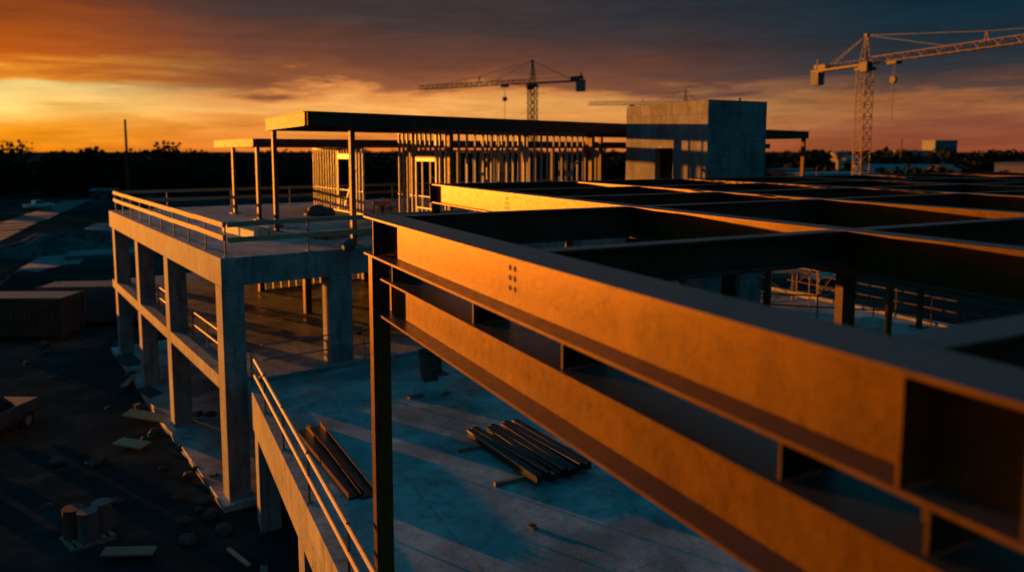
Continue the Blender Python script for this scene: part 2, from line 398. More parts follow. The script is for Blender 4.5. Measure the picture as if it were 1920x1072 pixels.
# ------------------------------------------------------------------ left concrete building and its roof terrace
CORN = P(-9.34, 23.7)
AX = D(54.2); AY = D(-35.8)                       # front edge and left facade directions
def L(x, y): return CORN + AX*x + AY*y
TH = math.atan2(AX.y, AX.x)
ROOF, FL2, GF = Z(-3.45), Z(-7.5), Z(-11.55)
def lbox(mb, x0, x1, y0, y1, z0, z1):              # local to the building's Empty
    return mb.span(x0, x1, y0, y1, z0, z1)
def concrete_building():
    t = thing('concrete_building', 'open two-storey concrete frame building at left with a railed roof terrace', 'building', (CORN.x, CORN.y, 0), TH)
    W, DP = 34, 24.0
    r = lbox(MB(), .02, W, .02, DP-.02, ROOF-.28, ROOF).build('roof_slab', 'slab', t)
    # edge beams / parapet band
    lbox(MB(), 0, .45, 0, DP, ROOF-.92, ROOF+.015).build('edge_beam', 'concrete', t, .015)
    lbox(MB(), .453, 18.0, -.003, .42, ROOF-.92, ROOF+.013).build('edge_beam', 'concrete', t, .015)
    lbox(MB(), .453, W, DP-.4, DP+.003, ROOF-.92, ROOF+.013).build('edge_beam', 'concrete', t, .015)
    lbox(MB(), .05, 18.0, .05, DP, FL2-.38, FL2).build('floor_slab', 'slab', t)
    lbox(MB(), -.004, .40, .2, DP, FL2-.40, FL2+.05).build('edge_beam', 'concrete', t, .012)
    lbox(MB(), -.25, 18.0, -.25, DP+.3, -.3, .14).build('ground_slab', 'slab', t, .02)
    for i, y in enumerate((.375, 8.6, 15.4, 22.6)):
        for z0, z1 in ((.14, FL2-.40), (FL2+.05 if i else FL2-.4, ROOF-.92)):
            lbox(MB(), -.012, .70, y-.375-(.008 if i == 0 else 0), y+.375, z0, z1).build('column', 'concrete', t, .015)
    for x in (4.05, 10.2, 16.2):
        for z0, z1 in ((.14, FL2-.38), (FL2, ROOF-.92)):
            lbox(MB(), x-.42, x+.42, -.01, .7, z0, z1).build('column', 'concrete', t, .015)
    for x, y in ((6, 8.6), (12, 8.6), (6, 15.4), (12, 15.4), (9, 20), (15.5, 8.6), (3.2, 12.5), (14, 20)):
        lbox(MB(), x-.15, x+.15, y-.15, y+.15, FL2, ROOF-.28).build('inner_column', 'darksteel', t)
        lbox(MB(), x-.15, x+.15, y-.15, y+.15, .14, FL2-.38).build('inner_column', 'darksteel', t)
    lbox(MB(), 17.3, 17.5, .8, 14, FL2+.001, ROOF-.282).build('added_shade_wall', 'core', t)  # wall added to keep sun off the lower face of the lift core
    return t
concrete_building()

# deck between building and steel frame
DK = Z(-7.62)
def front_y(x): return CORN.y + (x - CORN.x)*math.tan(TH)
def deck():
    t = thing('concrete_deck', 'broad concrete deck under the steel frame, blue in shade with faint sunlit streaks', 'deck', (2.9, 3, 0))
    o = (2.9, 3)
    def part(mb, name, m, bevel=0):
        mb.v = [(x-o[0], y-o[1], z) for x, y, z in mb.v]; return mb.build(name, m, t, bevel)
    yb = lambda x: front_y(x) - .012
    part(MB().prism([(3.3, -6), (31, -6), (31, yb(31)), (3.3, yb(3.3))], DK-.35, DK), 'deck_slab', 'slab')
    part(MB().prism([(2.9, -6), (3.3, -6), (3.3, yb(3.3)), (2.9, yb(2.9))], DK-1.15, DK+.07), 'edge_beam', 'concrete', .015)
    part(MB().prism([(31.002, -6), (31.3, -6), (31.3, yb(31.3)), (31.002, yb(31))], DK-.9, DK+.15), 'edge_beam', 'concrete', .015)
    part(MB().prism([(3.303, yb(3.3)-.32), (20, yb(20)-.32), (20, yb(20)-.003), (3.303, yb(3.3)-.003)], DK+.001, DK+.16), 'kerb', 'concrete', .012)
    for y in (23.6, 16.5, 9.5, 2):
        part(MB().span(2.92, 3.55, y-.35, y+.35, -.1, DK-1.152), 'column', 'concrete', .015)
    for x in (9, 15, 21, 27, 30.6):
        for y in (24, 14, 4): part(MB().span(x-.3, x+.3, y-.3, y+.3, -.1, DK-.352), 'column', 'concrete')
    part(MB().span(9, 31, 1.2, 23.8, -.05, .04), 'ground_slab', 'slab')
deck()

# concrete lift core
def core():
    t = thing('concrete_core', 'windowless concrete lift core rising above the steel frame with a dark door opening', 'concrete tower', (21.8, 24.95, DK))
    X, Y = 3.35, 5.95; H = Z(2.17) - DK; th = .3
    fl = Z(-3.45) - DK
    dy0, dy1 = 2.3, 3.6; dtop = Z(.12) - DK
    w = MB()
    w.span(0, th, 0, dy0, 0, H).span(0, th, dy1, Y, 0, H).span(0, th, dy0, dy1, dtop, H).span(0, th, dy0, dy1, 0, fl)
    w.build('wall', 'core', t)
    f = MB().span(th+.001, X, 0.002, th, 3.1, H-.002).span(th+.001, 1.0, .002, th, 0, 3.1).span(2.1, X, .002, th, 0, 3.1); f.build('wall', 'core', t)
    MB().span(th+.001, X, Y-th, Y-.002, 0, H-.002).build('wall', 'core', t)
    MB().span(X-th, X+.002, th+.001, Y-th-.001, 0, H-.004).build('wall', 'core', t)
    MB().span(th, X-th, th, Y-th, H-.35, H-.05).build('roof_slab', 'core', t)
    MB().span(th, X-th, th, Y-th, fl-.2, fl).build('floor_slab', 'slab', t)
    MB().span(-.02, .0, 3.1, 3.2, dtop, dtop+.1).build('lifting_anchor', 'darksteel', t)
    MB().tube((2.0, .3, H), (2.0, .3, H+.14), .07, 8).build('roof_vent', 'grey', t)
    for x, z in ((.6, .2), (1.6, .2), (2.6, .2)): pass
core()

# ------------------------------------------------------------------ canopies over the roof terrace
def canopy(name, label, p1, hd, length, side, depth, ztop, thick, cols, m='canopy'):
    """flat roof: p1 front left corner, hd heading of the front edge, side heading of the left edge"""
    t = thing(name, label, 'canopy', (p1.x, p1.y, ROOF))
    e = D(hd); s = D(side); zt, zb = ztop - ROOF, ztop - thick - ROOF
    g = lambda a, b: (e.x*a + s.x*b, e.y*a + s.y*b)
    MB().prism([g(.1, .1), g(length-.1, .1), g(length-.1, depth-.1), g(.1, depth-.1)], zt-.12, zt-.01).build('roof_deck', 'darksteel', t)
    def edge(a, b, n):
        mb = MB(); (x0, y0), (x1, y1) = g(*a), g(*b)
        ibeam(mb, x0, y0, x1, y1, zt, thick, .16, .03, .10); return mb.build(n, m, t)
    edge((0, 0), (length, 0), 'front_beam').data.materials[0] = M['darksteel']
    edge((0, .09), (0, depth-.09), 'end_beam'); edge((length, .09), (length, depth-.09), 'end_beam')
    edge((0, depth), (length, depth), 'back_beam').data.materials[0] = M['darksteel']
    a = 3.0
    while a < length - 1:
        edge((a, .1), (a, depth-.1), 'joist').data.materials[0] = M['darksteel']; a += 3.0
    for a, b in cols:
        x, y = g(a, b)
        c = MB().box((x, y, zb/2), (.26, .17, zb-.002), math.atan2(s.y, s.x)).build('column', m, t)
        MB().box((x, y, .012), (.5, .5, .024), math.atan2(s.y, s.x)).build('base_plate', 'darksteel', c)
    return t
P1 = P(-7.0, 25.7)
c1 = canopy('canopy', 'taller long flat steel canopy on thin posts in front of the cranes', P1, 46, 38.4, -28.8, 7.0, Z(1.35), .50,
       [(1.85, .3), (6.35, .12), (.25, 6.7), (15.2, .15), (17.8, 3.4), (38.1, .2), (15.2, 6.7), (22, 6.8), (30, 6.8), (7.6, 6.8)])
P2 = B(480, 37)
c2 = canopy('canopy', 'lower flat steel canopy behind the taller one with its lit end at far left', P2, 52, 44, -34, 8.5, Z(.60), .40,
       [(.3, .6), (.25, 5.2), (8.9, .15), (17, .15), (24, .15), (32, .15), (9, 8.2), (17, 8.2), (26, 8.2)])

# ------------------------------------------------------------------ metal stud walls
def stud_wall(label, p, hd, length, h, gaps=(), doors=(), braces=(), sp=.43, z=None):
    t = thing('stud_wall', label, 'stud wall', (p.x, p.y, ROOF if z is None else z)); e = D(hd); th = math.atan2(e.y, e.x); t.rotation_euler = (0, 0, th)
    w = .11
    MB().span(0, length, -w/2, w/2, 0, .05).build('bottom_track', 'stud', t)
    MB().span(0, length, -w/2, w/2, h-.07, h).build('top_track', 'stud', t)
    MB().span(0, length, -.012, .012, h*.34, h*.34+.04).build('bridging', 'stud', t)
    def stud(x, z0, z1):
        MB().span(x-.022, x+.022, -w/2+.004, -w/2+.007, z0, z1).span(x-.022, x-.018, -w/2+.008, w/2-.008, z0, z1).span(x-.022, x+.022, w/2-.007, w/2-.004, z0, z1).build('stud', 'stud', t)
    x = .03
    while x < length:
        if not any(a < x < b for a, b, c in doors): stud(x, .051, h-.071)
        else:
            for a, b, c in doors:
                if a < x < b: stud(x, c+.3, h-.071)
        x += sp*random.uniform(.92, 1.08)
    for a, b, c in doors:
        stud(a-.03, .051, h-.071); stud(a-.07, .051, h-.071); stud(b+.03, .051, h-.071); stud(b+.07, .051, h-.071)
        MB().span(a-.02, b+.02, -w/2-.01, w/2+.01, c, c+.28).build('header', 'stud', t)
        MB().span(a, b, -.05, .05, h*.22, h*.22+.06).build('sill_track', 'stud', t)
        k = a + .4
        while k < b: stud(k, .051, h*.22-.001); k += .4
    for a, za, b, zb in braces: MB().bar((a, w/2+.03, za), (b, w/2+.03, zb), .03, .09).build('brace', 'stud', t)
    return t
H1 = Z(.85) - ROOF - .01
q = P1 + D(46, 6.9) + D(-28.8, .35)
stud_wall('longest metal stud wall facing the camera under the taller canopy', q, 46, 7.9, H1, braces=((5.2, .4, 7.4, 2.9), (1.2, 2.6, 3.4, .3)))
stud_wall('metal stud wall with window opening receding left of the long stud wall', q + D(46, -.35), -35, 4.9, H1, doors=((1.3, 3.0, 3.0),))
stud_wall('metal stud wall standing behind the longest one', q + D(46, .6) + D(-40, 3.6), 46, 7.6, H1-.8, doors=((4.6, 5.7, 2.4),), braces=((.5, 2.4, 2.8, .4),))
stud_wall('short metal stud wall between two rows under the taller canopy', q + D(46, 4.2) + D(-36, .4), -36, 3.8, H1)
qr = B(682, 40.4)
stud_wall('freestanding metal stud wall with door frame under the lower canopy at left', B(682, 40.2), -34, 7.8, 3.62, doors=((1.9, 3.6, 3.0),), braces=((1.0, 2.4, 2.6, .3),))
stud_wall('short metal stud wall just left of the concrete core', P1 + D(46, 15.7) + D(-28.8, 3.5), 46, 3.2, H1-.9, doors=((2.0, 2.8, 3.1),), braces=((.1, 2.9, 2.2, .6),))
stud_wall('low metal stud wall inside the second storey of the concrete building', L(6.2, 15.4), 50, 7.0, ROOF-.28-FL2-.01, z=FL2, doors=((2.4, 3.5, 2.3),), braces=((4.2, 2.9, 5.8, .3),))

# ------------------------------------------------------------------ guard rails
def railing(label, pts, z, posts, mat_rail='wood', rail=(.07, .17), h=1.1, round_=False, group=None, pm='postmetal', hs=(1.06, .55)):
    p0 = pts[0]; t = thing('guard_rail', label, 'guard rail', (p0.x, p0.y, z), 0, group)
    loc = lambda p: (p.x-p0.x, p.y-p0.y)
    for i, hh in enumerate(hs):
        for a, b in zip(pts, pts[1:]):
            n = max(1, round((b-a).length/3.6)); mb = MB()
            for k in range(n):
                u, v = a.lerp(b, k/n), a.lerp(b, (k+1)/n); (x0, y0), (x1, y1) = loc(u), loc(v)
                j = 0 if round_ else random.uniform(-.012, .012)
                if round_: mb.tube((x0, y0, hh), (x1, y1, hh), rail[0], 10)
                else: mb.bar((x0, y0, hh+j), (x1, y1, hh-j+.01), rail[0], rail[1])
            mb.build('top_rail' if i == 0 else 'mid_rail', mat_rail, t)
    for p in posts:
        x, y = loc(p)
        lx, ly = random.uniform(-.015, .015), random.uniform(-.015, .015)
        o = MB().tube((x, y, .012), (x+lx, y+ly, h+.04), .028, 8).build('post', pm, t)
        MB().box((x, y, .006), (.14, .14, .012)).build('foot_plate', pm, o)
        MB().tube((x+lx, y+ly, hs[0]-.05), (x+lx, y+ly, hs[0]+.05), .045, 8).build('clamp', pm, o)
    return t
lp = lambda a, b, n: [a.lerp(b, i/(n-1)) for i in range(n)]
railing('timber guard rail along the sunlit left edge of the roof terrace', [L(.18, .2), L(.18, 23.2)], ROOF+.016, lp(L(.24, .3), L(.24, 23), 10), hs=(1.06, .64))
railing('timber guard rail along the shaded front edge of the roof terrace', [L(.3, .2), L(9.5, .2)], ROOF+.014, lp(L(3.0, .25), L(9.2, .25), 3))
railing('timber guard rail along the far back edge of the roof terrace', [L(.3, 23.2), L(33, 23.2)], ROOF+.014, lp(L(3, 23.2), L(32.6, 23.2), 9))
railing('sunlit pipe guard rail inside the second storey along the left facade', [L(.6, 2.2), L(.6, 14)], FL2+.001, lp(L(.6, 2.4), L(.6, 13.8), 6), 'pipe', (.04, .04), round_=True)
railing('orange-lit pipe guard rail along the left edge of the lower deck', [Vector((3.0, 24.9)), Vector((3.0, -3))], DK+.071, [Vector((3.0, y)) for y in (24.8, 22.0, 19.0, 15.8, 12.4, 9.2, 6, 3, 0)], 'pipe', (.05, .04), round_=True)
railing('thin cable guard rail on the kerb behind the lower deck', [Vector((3.4, front_y(3.4)-.17)), Vector((19, front_y(19)-.17))], DK+.161, [Vector((x, front_y(x)-.17)) for x in (7.0, 10.4, 13.8, 17.2)], 'postmetal', (.024, .016), round_=True)
railing('dark pipe guard rail along the far right edge of the lower deck', [Vector((31.15, 29)), Vector((31.15, 6))], DK+.15, [Vector((31.15, y)) for y in (28.5, 25.5, 22.5, 19.5, 16.5, 13.5, 10.5, 7.5)], 'darksteel', (.04, .04), round_=True, pm='darksteel')
railing('dark pipe guard rail across the deck beside the concrete core', [Vector((25.6, 25.4)), Vector((31, 20.5))], DK+.001, lp(Vector((25.7, 25.3)), Vector((30.9, 20.6)), 4), 'darksteel', (.035, .04), round_=True, pm='darksteel')

# ------------------------------------------------------------------ materials and tools lying about
def stack(name, label, cat, p, z, rz, n, layers, l, w, h, m, group=None, jitter=.06, gap=.01, piece='plank'):
    t = thing(name, label, cat, (p.x, p.y, z), rz, group)
    for k in range(layers):
        for i in range(n - (k if layers > 2 else 0)):
            o = MB().box((0, 0, h/2), (w, l, h)).build(piece, m, t, .004)
            o.location = ((i-(n-1)/2)*(w+gap) + random.uniform(-.01, .01), random.uniform(-jitter, jitter)*l, k*(h+.002)); o.rotation_euler = (0, 0, random.uniform(-.03, .03))
    return t
stack('lumber_stack', 'sunlit stack of pale lumber on the roof terrace near the guard rail', 'lumber stack', B(466, 31), ROOF, TH+R(4), 5, 3, 4.0, .22, .15, 'palewood', jitter=.03)
stack('board_stack', 'dark stack of boards beside the canopy post on the terrace', 'board stack', B(650, 30.5), ROOF, TH+R(-70), 4, 2, 3.0, .22, .09, 'oldwood')
stack('board_stack', 'flat boards lying mid terrace behind the lumber stack', 'board stack', B(515, 34), ROOF, TH+R(20), 3, 1, 2.4, .2, .05, 'wood')
def channel(p, z, rz, l, label, name='steel_channel', w=.24, h=.16, group=None, cat='steel channel'):
    t = thing(name, label, cat, (p.x, p.y, z), rz, group)
    MB().span(-w/2+.012, w/2-.012, -l/2, l/2, 0.02, .05).build('web', 'oilsteel', t)
    MB().span(-w/2, -w/2+.012, -l/2, l/2, 0, h).build('flange', 'steel', t); MB().span(w/2-.012, w/2, -l/2, l/2, 0, h).build('flange', 'steel', t)
    return t
# pair of channels near the deck's left rail, pile of beams to the right of the column
for k, (px, dep, a, l) in enumerate(((597, 17.75, 4, 4.6), (622, 17.9, 2, 4.8))):
    channel(B(px, dep), DK+.001, R(a), l, ('left one' if k == 0 else 'right one')+' of two dark steel channels lying by the deck rail', w=.34, group='pair of channels by the deck rail')
pile = [(-1.0, 0, 0), (-.62, .1, 3), (-.28, -.05, -2), (.06, .08, 1), (.40, 0, -2), (.74, .15, 2), (1.05, .1, 0)]
pp = B(988, 18.1)
names = ('leftmost', 'second from left', 'third from left', 'middle', 'third from right', 'second from right', 'rightmost')
for k, (dx, dy, a) in enumerate(pile):
    v = pp + Vector((dx*.68, dy))
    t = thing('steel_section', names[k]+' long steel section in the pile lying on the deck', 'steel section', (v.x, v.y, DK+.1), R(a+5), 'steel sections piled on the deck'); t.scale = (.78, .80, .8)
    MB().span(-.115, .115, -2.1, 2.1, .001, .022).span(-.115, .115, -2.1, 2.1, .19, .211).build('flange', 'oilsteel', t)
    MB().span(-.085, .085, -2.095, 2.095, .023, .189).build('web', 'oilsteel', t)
    MB().span(-.121, -.116, -2.1, 2.1, .165, .212).build('edge', 'pipe', t)  # paler strip that paints in the sunlit left edge
for k, (dy, lab) in enumerate(((-1.5, 'near timber bearer sticking out under the steel pile'), (1.2, 'far timber bearer sticking out left of the steel pile'))):
    v = pp + Vector((-.35, dy*.8)); t = MB().box((0, 0, .05), (2.2, .11, .097)).build('timber_bearer', 'oldwood', None, .005)
    t.location = (v.x, v.y, DK+.001); tag(t, lab, 'timber', 'bearers under the steel pile')
def bin_(p, z):
    t = thing('rubbish_bin', 'dark round rubbish bin with wheels on the deck kerb behind the corner column', 'bin', (p.x, p.y, z))
    MB().tube((0, 0, .06), (0, 0, .95), .26, 20, .34).build('body', 'tarp', t, 0, False)
    MB().tube((0, 0, .951), (0, 0, 1.0), .36, 20).build('rim', 'black', t)
    for a in (-.2, .2): MB().tube((a-.03, -.2, .06), (a+.03, -.2, .06), .06, 10).build('wheel', 'black', t)
bin_(B(800, 24.4), DK+.001)
def bag(p, z, label, s, m='tarp', name='tarpaulin_heap'):
    bm = bmesh.new(); bmesh.ops.create_icosphere(bm, subdivisions=3, radius=1)
    for v in bm.verts:
        k = 1 + .3*noise.noise(v.co*1.7 + Vector((p.x, 0, 0))) + .12*noise.noise(v.co*5)
        v.co = Vector((v.co.x*s[0]*k, v.co.y*s[1]*k, max(0, v.co.z*s[2]*k + s[2]*.25)))
    me = bpy.data.meshes.new(name); bm.to_mesh(me); bm.free(); me.materials.append(M[m]); o = bpy.data.objects.new(name, me); C.objects.link(o)
    for f in me.polygons: f.use_smooth = True
    o.location = (p.x, p.y, z); tag(o, label, name.split('_')[-1]); return o
bag(B(600, 40), ROOF, 'dark tarpaulin heap at the foot of the stud wall under the lower canopy', (.75, .5, .45))
bag(B(652, 25.9), ROOF+.01, 'small dark rubble bag at the foot of the front canopy post', (.22, .22, .3))
bag(B(448, 31), ROOF, 'pale cloth bundle beside the leftmost canopy post', (.22, .2, .3), 'white', 'cloth_bundle')
bag(B(521, 33.5), ROOF, 'tiny dark rubble pile in the middle of the terrace', (.25, .2, .14), 'tarp', 'rubble_pile')
def table_saw(p, z):
    t = thing('table_saw', 'yellow table saw on a stand between the stud walls', 'table saw', (p.x, p.y, z), R(30))
    MB().span(-.35, .35, -.3, .3, .75, .95).build('body', 'orange', t, .01); MB().span(-.5, .5, -.35, .35, .951, .98).build('table_top', 'grey', t)
    MB().box((0, 0, 1.04), (.02, .3, .12)).build('blade', 'stud', t)
    for x in (-.3, .3):
        for y in (-.25, .25): MB().bar((x*1.3, y*1.2, 0), (x, y, .749), .04, .04).build('leg', 'darksteel', t)
table_saw(B(716, 37.5), ROOF)
def gen(p, z):
    t = thing('generator', 'boxy site generator behind the table saw', 'generator', (p.x, p.y, z), R(12))
    MB().span(-.45, .45, -.3, .3, .16, .7).build('housing', 'grey', t, .02); MB().span(-.3, .3, -.302, -.3, .3, .55).build('panel', 'white', t)
    for y in (-.33, .33):
        for z_ in (.1, .8): MB().tube((-.5, y, z_), (.5, y, z_), .02, 8).build('cage_rail', 'darksteel', t)
    for x in (-.5, .5):
        for y in (-.33, .33): MB().tube((x, y, 0), (x, y, .8), .02, 8).build('cage_post', 'darksteel', t)
gen(B(728, 43), ROOF)

# scaffold tower on the deck by the core
def scaffold(p, z, rz, label, lifts=2, w=1.3, l=2.2):
    t = thing('scaffold_tower', label, 'scaffold', (p.x, p.y, z), rz)
    H = lifts*1.55 + .4
    for x in (0, l):
        for y in (0, w): MB().tube((x, y, 0), (x, y, H), .028, 8).build('standard', 'pipe', t)
    for k in range(lifts+1):
        zz = .35 + k*1.25
        for y in (0, w): MB().tube((0, y, zz), (l, y, zz), .024, 8).build('ledger', 'pipe', t)
        for x in (0, l): MB().tube((x, 0, zz+.05), (x, w, zz+.05), .024, 8).build('transom', 'pipe', t)
        if k: MB().span(-.1, l+.1, .1, w-.1, zz+.08, zz+.13).build('platform', 'wood', t)
    MB().tube((0, 0, .3), (l, 0, 1.7), .02, 6).build('brace', 'pipe', t); MB().tube((0, w, 1.7), (l, w, .3), .02, 6).build('brace', 'pipe', t)
scaffold(B(1452, 35.5), DK+.001, R(-10), 'scaffold tower with plank platforms right of the concrete core')
scaffold(B(1540, 37), DK+.001, R(5), 'lower scaffold tower further right behind the deck columns', 1, 1.2, 1.8)
bag(B(1646, 31), DK, 'pale sheet-wrapped materials on the deck between the right columns', (.8, .6, .55), 'facade', 'wrapped_materials')
stack('board_stack', 'board stack on the deck by the right columns', 'board stack', B(1560, 32), DK, R(40), 4, 2, 2.4, .22, .06, 'wood')

# ------------------------------------------------------------------ tower cranes
def lattice(mb, p, q, w, h, n, r, tri=False, up=Vector((0, 0, 1))):
    """lattice box (or triangle) from p to q"""
    p, q = Vector(p), Vector(q); d = (q-p).normalized()
    if abs(d.z) > .9: up = Vector((0, 1, 0))
    s = d.cross(up).normalized(); u = s.cross(d).normalized()
    cs = [(-w/2, 0), (w/2, 0), (0, h)] if tri else [(-w/2, -h/2), (w/2, -h/2), (w/2, h/2), (-w/2, h/2)]
    L_ = (q-p).length
    pt = lambda c, t: p + d*t + s*c[0] + u*c[1]
    for c in cs: mb.bar(pt(c, 0), pt(c, L_), r*1.7, r*1.7)
    m = len(cs)
    for k in range(n):
        a, b = L_*k/n, L_*(k+1)/n
        for i in range(m):
            c0, c1 = cs[i], cs[(i+1) % m]
            mb.bar(pt(c0, a), pt(c1, a), r, r)
            if k % 2: mb.bar(pt(c0, a), pt(c1, b), r, r)
            else: mb.bar(pt(c1, a), pt(c0, b), r, r)
            if not tri: mb.bar(pt(c0 if not k % 2 else c1, a), pt(c1 if not k % 2 else c0, b), r*.8, r*.8)
    return mb
def crane(label, p, hd, hj, hp, jib, cj, mw, base=0, rise=0, r=.09, hook=(9, 7), mm='crane'):
    e = D(hd); t = thing('tower_crane', label, 'tower crane', (p.x, p.y, base), math.atan2(e.y, e.x), 'tower cranes beyond the site')
    zj = hj - base; zp = hp - base
    lattice(MB(), (0, 0, 0), (0, 0, zj-1.0), mw, mw, int((zj-1)/mw), r).build('mast', mm, t)
    MB().box((0, 0, zj-.75), (mw*1.3, mw*1.3, .5)).tube((0, 0, zj-.5), (0, 0, zj-.1), mw*.62, 16).build('slewing_ring', 'cranegrey', t)
    cb = MB(); cb.box((mw*.9, -mw*.85, zj-.6), (1.5, 1.1, 1.7)); c = cb.build('cab', 'cranegrey', t, .05)
    MB().box((mw*.9+.76, -mw*.85, zj-.4), (.02, .9, 1.0)).build('window', 'glass', c)
    w = mw*.42
    pk = MB()
    for x in (-w, w*.6):
        for y in (-w*.8, w*.8): pk.bar((x, y, zj-.1), (0, y*.25, zp), r*1.6, r*1.6)
    k = 5
    for i in range(1, k):
        f = i/k; a = [(x*(1-f), y*(1-f*.75), zj + (zp-zj)*f) for x, y in ((-w, -w*.8), (-w, w*.8), (w*.6, w*.8), (w*.6, -w*.8))]
        for j in range(4): pk.bar(a[j], a[(j+1) % 4], r, r)
    pk.box((0, 0, zp), (.6, .6, .5)); pk.build('tower_peak', mm, t)
    lattice(MB(), (w, 0, zj), (jib, 0, zj+rise), mw*.62, mw*.6, int(jib/1.6), r*.8, True).build('jib', mm, t)
    cjm = MB(); cjm.box((-cj/2-w/2, mw*.35, zj-.05), (cj-w, .12, .35)).box((-cj/2-w/2, -mw*.35, zj-.05), (cj-w, .12, .35)).box((-cj/2-w/2, 0, zj-.02), (cj-w, mw*.68, .06))
    for x in range(1, int(cj)): cjm.bar((-x-.3, mw*.42, zj+.1), (-x-.3, mw*.42, zj+1.0), .05, .05)
    cjm.bar((-w, mw*.42, zj+1.0), (-cj, mw*.42, zj+1.0), .06, .06); cjm.build('counter_jib', mm, t)
    MB().box((-cj+2.6, 0, zj+.55), (1.9, 1.2, .9)).tube((-cj+1.0, -.5, zj+.7), (-cj+1.0, .5, zj+.7), .45, 12).bar((-cj+.9, 0, zj+.9), (-cj+1.1, 0, zj+2.1), .2, .2).build('winch', 'cranegrey', t)
    MB().box((-cj+1.1, 0, zj-1.45), (1.9, mw*.8, 2.3)).build('counterweight', 'ballast', t)
    top = (0, 0, zp)
    sx = jib*.44; st = MB(); sh = (zp-zj)*.28; st.bar((sx-.3, 0, zj+.8), (sx, 0, zj+sh+1.0), .14, .14).bar((sx+.5, 0, zj+.8), (sx, 0, zj+sh+1.0), .14, .14).build('strut', mm, t)
    pr = r*.7
    MB().bar(top, (sx, 0, zj+sh+1.0), pr, pr).bar((sx, 0, zj+sh+1.0), (jib*.80, 0, zj+1.0+rise*.8), pr, pr).build('pendant_line', 'oilsteel', t)
    MB().bar(top, (jib*.32, 0, zj+1.0), pr, pr).build('pendant_line', 'oilsteel', t)
    for y in (-.5, .5): MB().bar(top, (-cj+3.0, y, zj+.1), pr, pr).build('pendant_line', 'oilsteel', t)
    hx, hl = hook
    MB().box((hx, 0, zj-.35), (1.9, mw*.7, .45)).build('trolley', 'cranegrey', t)
    MB().bar((hx-.15, 0, zj-.5), (hx-.15, 0, zj-hl*.45), .05, .05).bar((hx+.15, 0, zj-.5), (hx+.15, 0, zj-hl*.45), .05, .05).build('hoist_rope', 'cranegrey', t)
    hb = MB().tube((hx, -.25, zj-hl*.45-.4), (hx, .25, zj-hl*.45-.4), .6, 12).build('hook_block', 'cranegrey', t)
    MB().bar((hx, 0, zj-hl*.45-.9), (hx, 0, zj-hl*1.6), .09, .09).build('hook', 'cranegrey', hb)
    return t
crane('tower crane with complete mast and jib pointing left, above the long canopy', B(998, 187), -57, Z(16.6), Z(22.0), 36.5, 14.5, 1.75, hook=(8.2, 7.0), r=.10, mm='cranegrey')
crane('small farthest tower crane whose mast hides behind the concrete core', B(1281, 285), -88, Z(17.3), Z(22.8), 36.5, 8.5, 1.9, hook=(20, 3), r=.13, mm='cranegrey')
crane('large tower crane at right with its jib running out of the picture', B(1612, 130), 160, Z(14.7), Z(19.6), 50, 12.4, 1.85, hook=(6.0, 6.0), r=.085)

# ------------------------------------------------------------------ trees
def clump(mb, c, r, n, s):
    for _ in range(n):
        d = Vector((random.gauss(0, 1), random.gauss(0, 1), random.gauss(0, .8))).normalized()*r*random.uniform(.55, 1.08)
        p = c + Vector((d.x, d.y, d.z*.85)); a = Vector((random.uniform(-1, 1), random.uniform(-1, 1), random.uniform(-1, 1))).normalized()
        b = a.cross(Vector((random.uniform(-1, 1), random.uniform(-1, 1), random.uniform(-1, 1)))).normalized(); k = s*random.uniform(.6, 1.4); i = len(mb.v)
        mb.v += [tuple(p + a*k), tuple(p + b*k*.8), tuple(p - a*k), tuple(p - b*k*.8)]; mb.f.append((i, i+1, i+2, i+3))
def tree_meshes(crown, trunk, x, y, h, w, leaf, nc, nl, low=.05):
    trunk.tube((x, y, -.3), (x+random.uniform(-.4, .4), y, h*.5), w*.07, 6, w*.03)
    for k in range(4):
        a = random.uniform(0, 6.28); trunk.tube((x, y, h*(.25+.08*k)), (x+math.cos(a)*w*.38, y+math.sin(a)*w*.38, h*(.5+.08*k)), w*.03, 5, w*.012)
    for _ in range(nc):
        a = random.uniform(0, 6.28); rr = w*.42*math.sqrt(random.random()); zz = h*random.uniform(low, .84)
        k = 1 - abs(zz/h - .55)*1.1; clump(crown, Vector((x+math.cos(a)*rr*k, y+math.sin(a)*rr*k, zz)), w*random.uniform(.14, .24), nl, leaf)
def forest(name, label, cells, leaf, nc, nl):
    cr, tr = MB(), MB()
    for x, y, h, w in cells: tree_meshes(cr, tr, x, y, h, w, leaf, nc, nl)
    i = len(cr.v); o = cr.build(name, 'leaves'); tag(o, label, 'woodland', kind='stuff')
    tr.build('trunks', 'bark', o)
left = []
for row, dep in enumerate((196, 208, 222, 242, 270)):
    lat = -170
    while lat < 60:
        p = P(lat + random.uniform(-2, 2), dep + random.uniform(-5, 5)); left.append((p.x, p.y, random.choice((8.2, 9.2, 10, 10.8, 11.6)) + random.uniform(-.5, .5) + (dep-196)*.012, random.uniform(6, 10))); lat += random.uniform(3.8, 6.5)
forest('woodland', 'dark leafy woodland along the left horizon', left, .42, 22, 26)
far = []
for dep in (430, 480, 560, 680):
    lat = -300 if dep > 500 else -60
    while lat < 520:
        p = P(lat, dep + random.uniform(-15, 15)); far.append((p.x, p.y, random.uniform(9, 12.5), random.uniform(14, 24))); lat += random.uniform(9, 16)
forest('woodland', 'far low band of dark trees along the right horizon', far, 1.5, 12, 12)
mid = []
for _ in range(90):
    dep = random.uniform(230, 400); lat = random.uniform(.28, .8)*dep; p = P(lat, dep); mid.append((p.x, p.y, random.uniform(4, 7.5), random.uniform(6, 11)))
forest('woodland', 'scattered scrub trees among the far buildings at right', mid, .8, 10, 12)
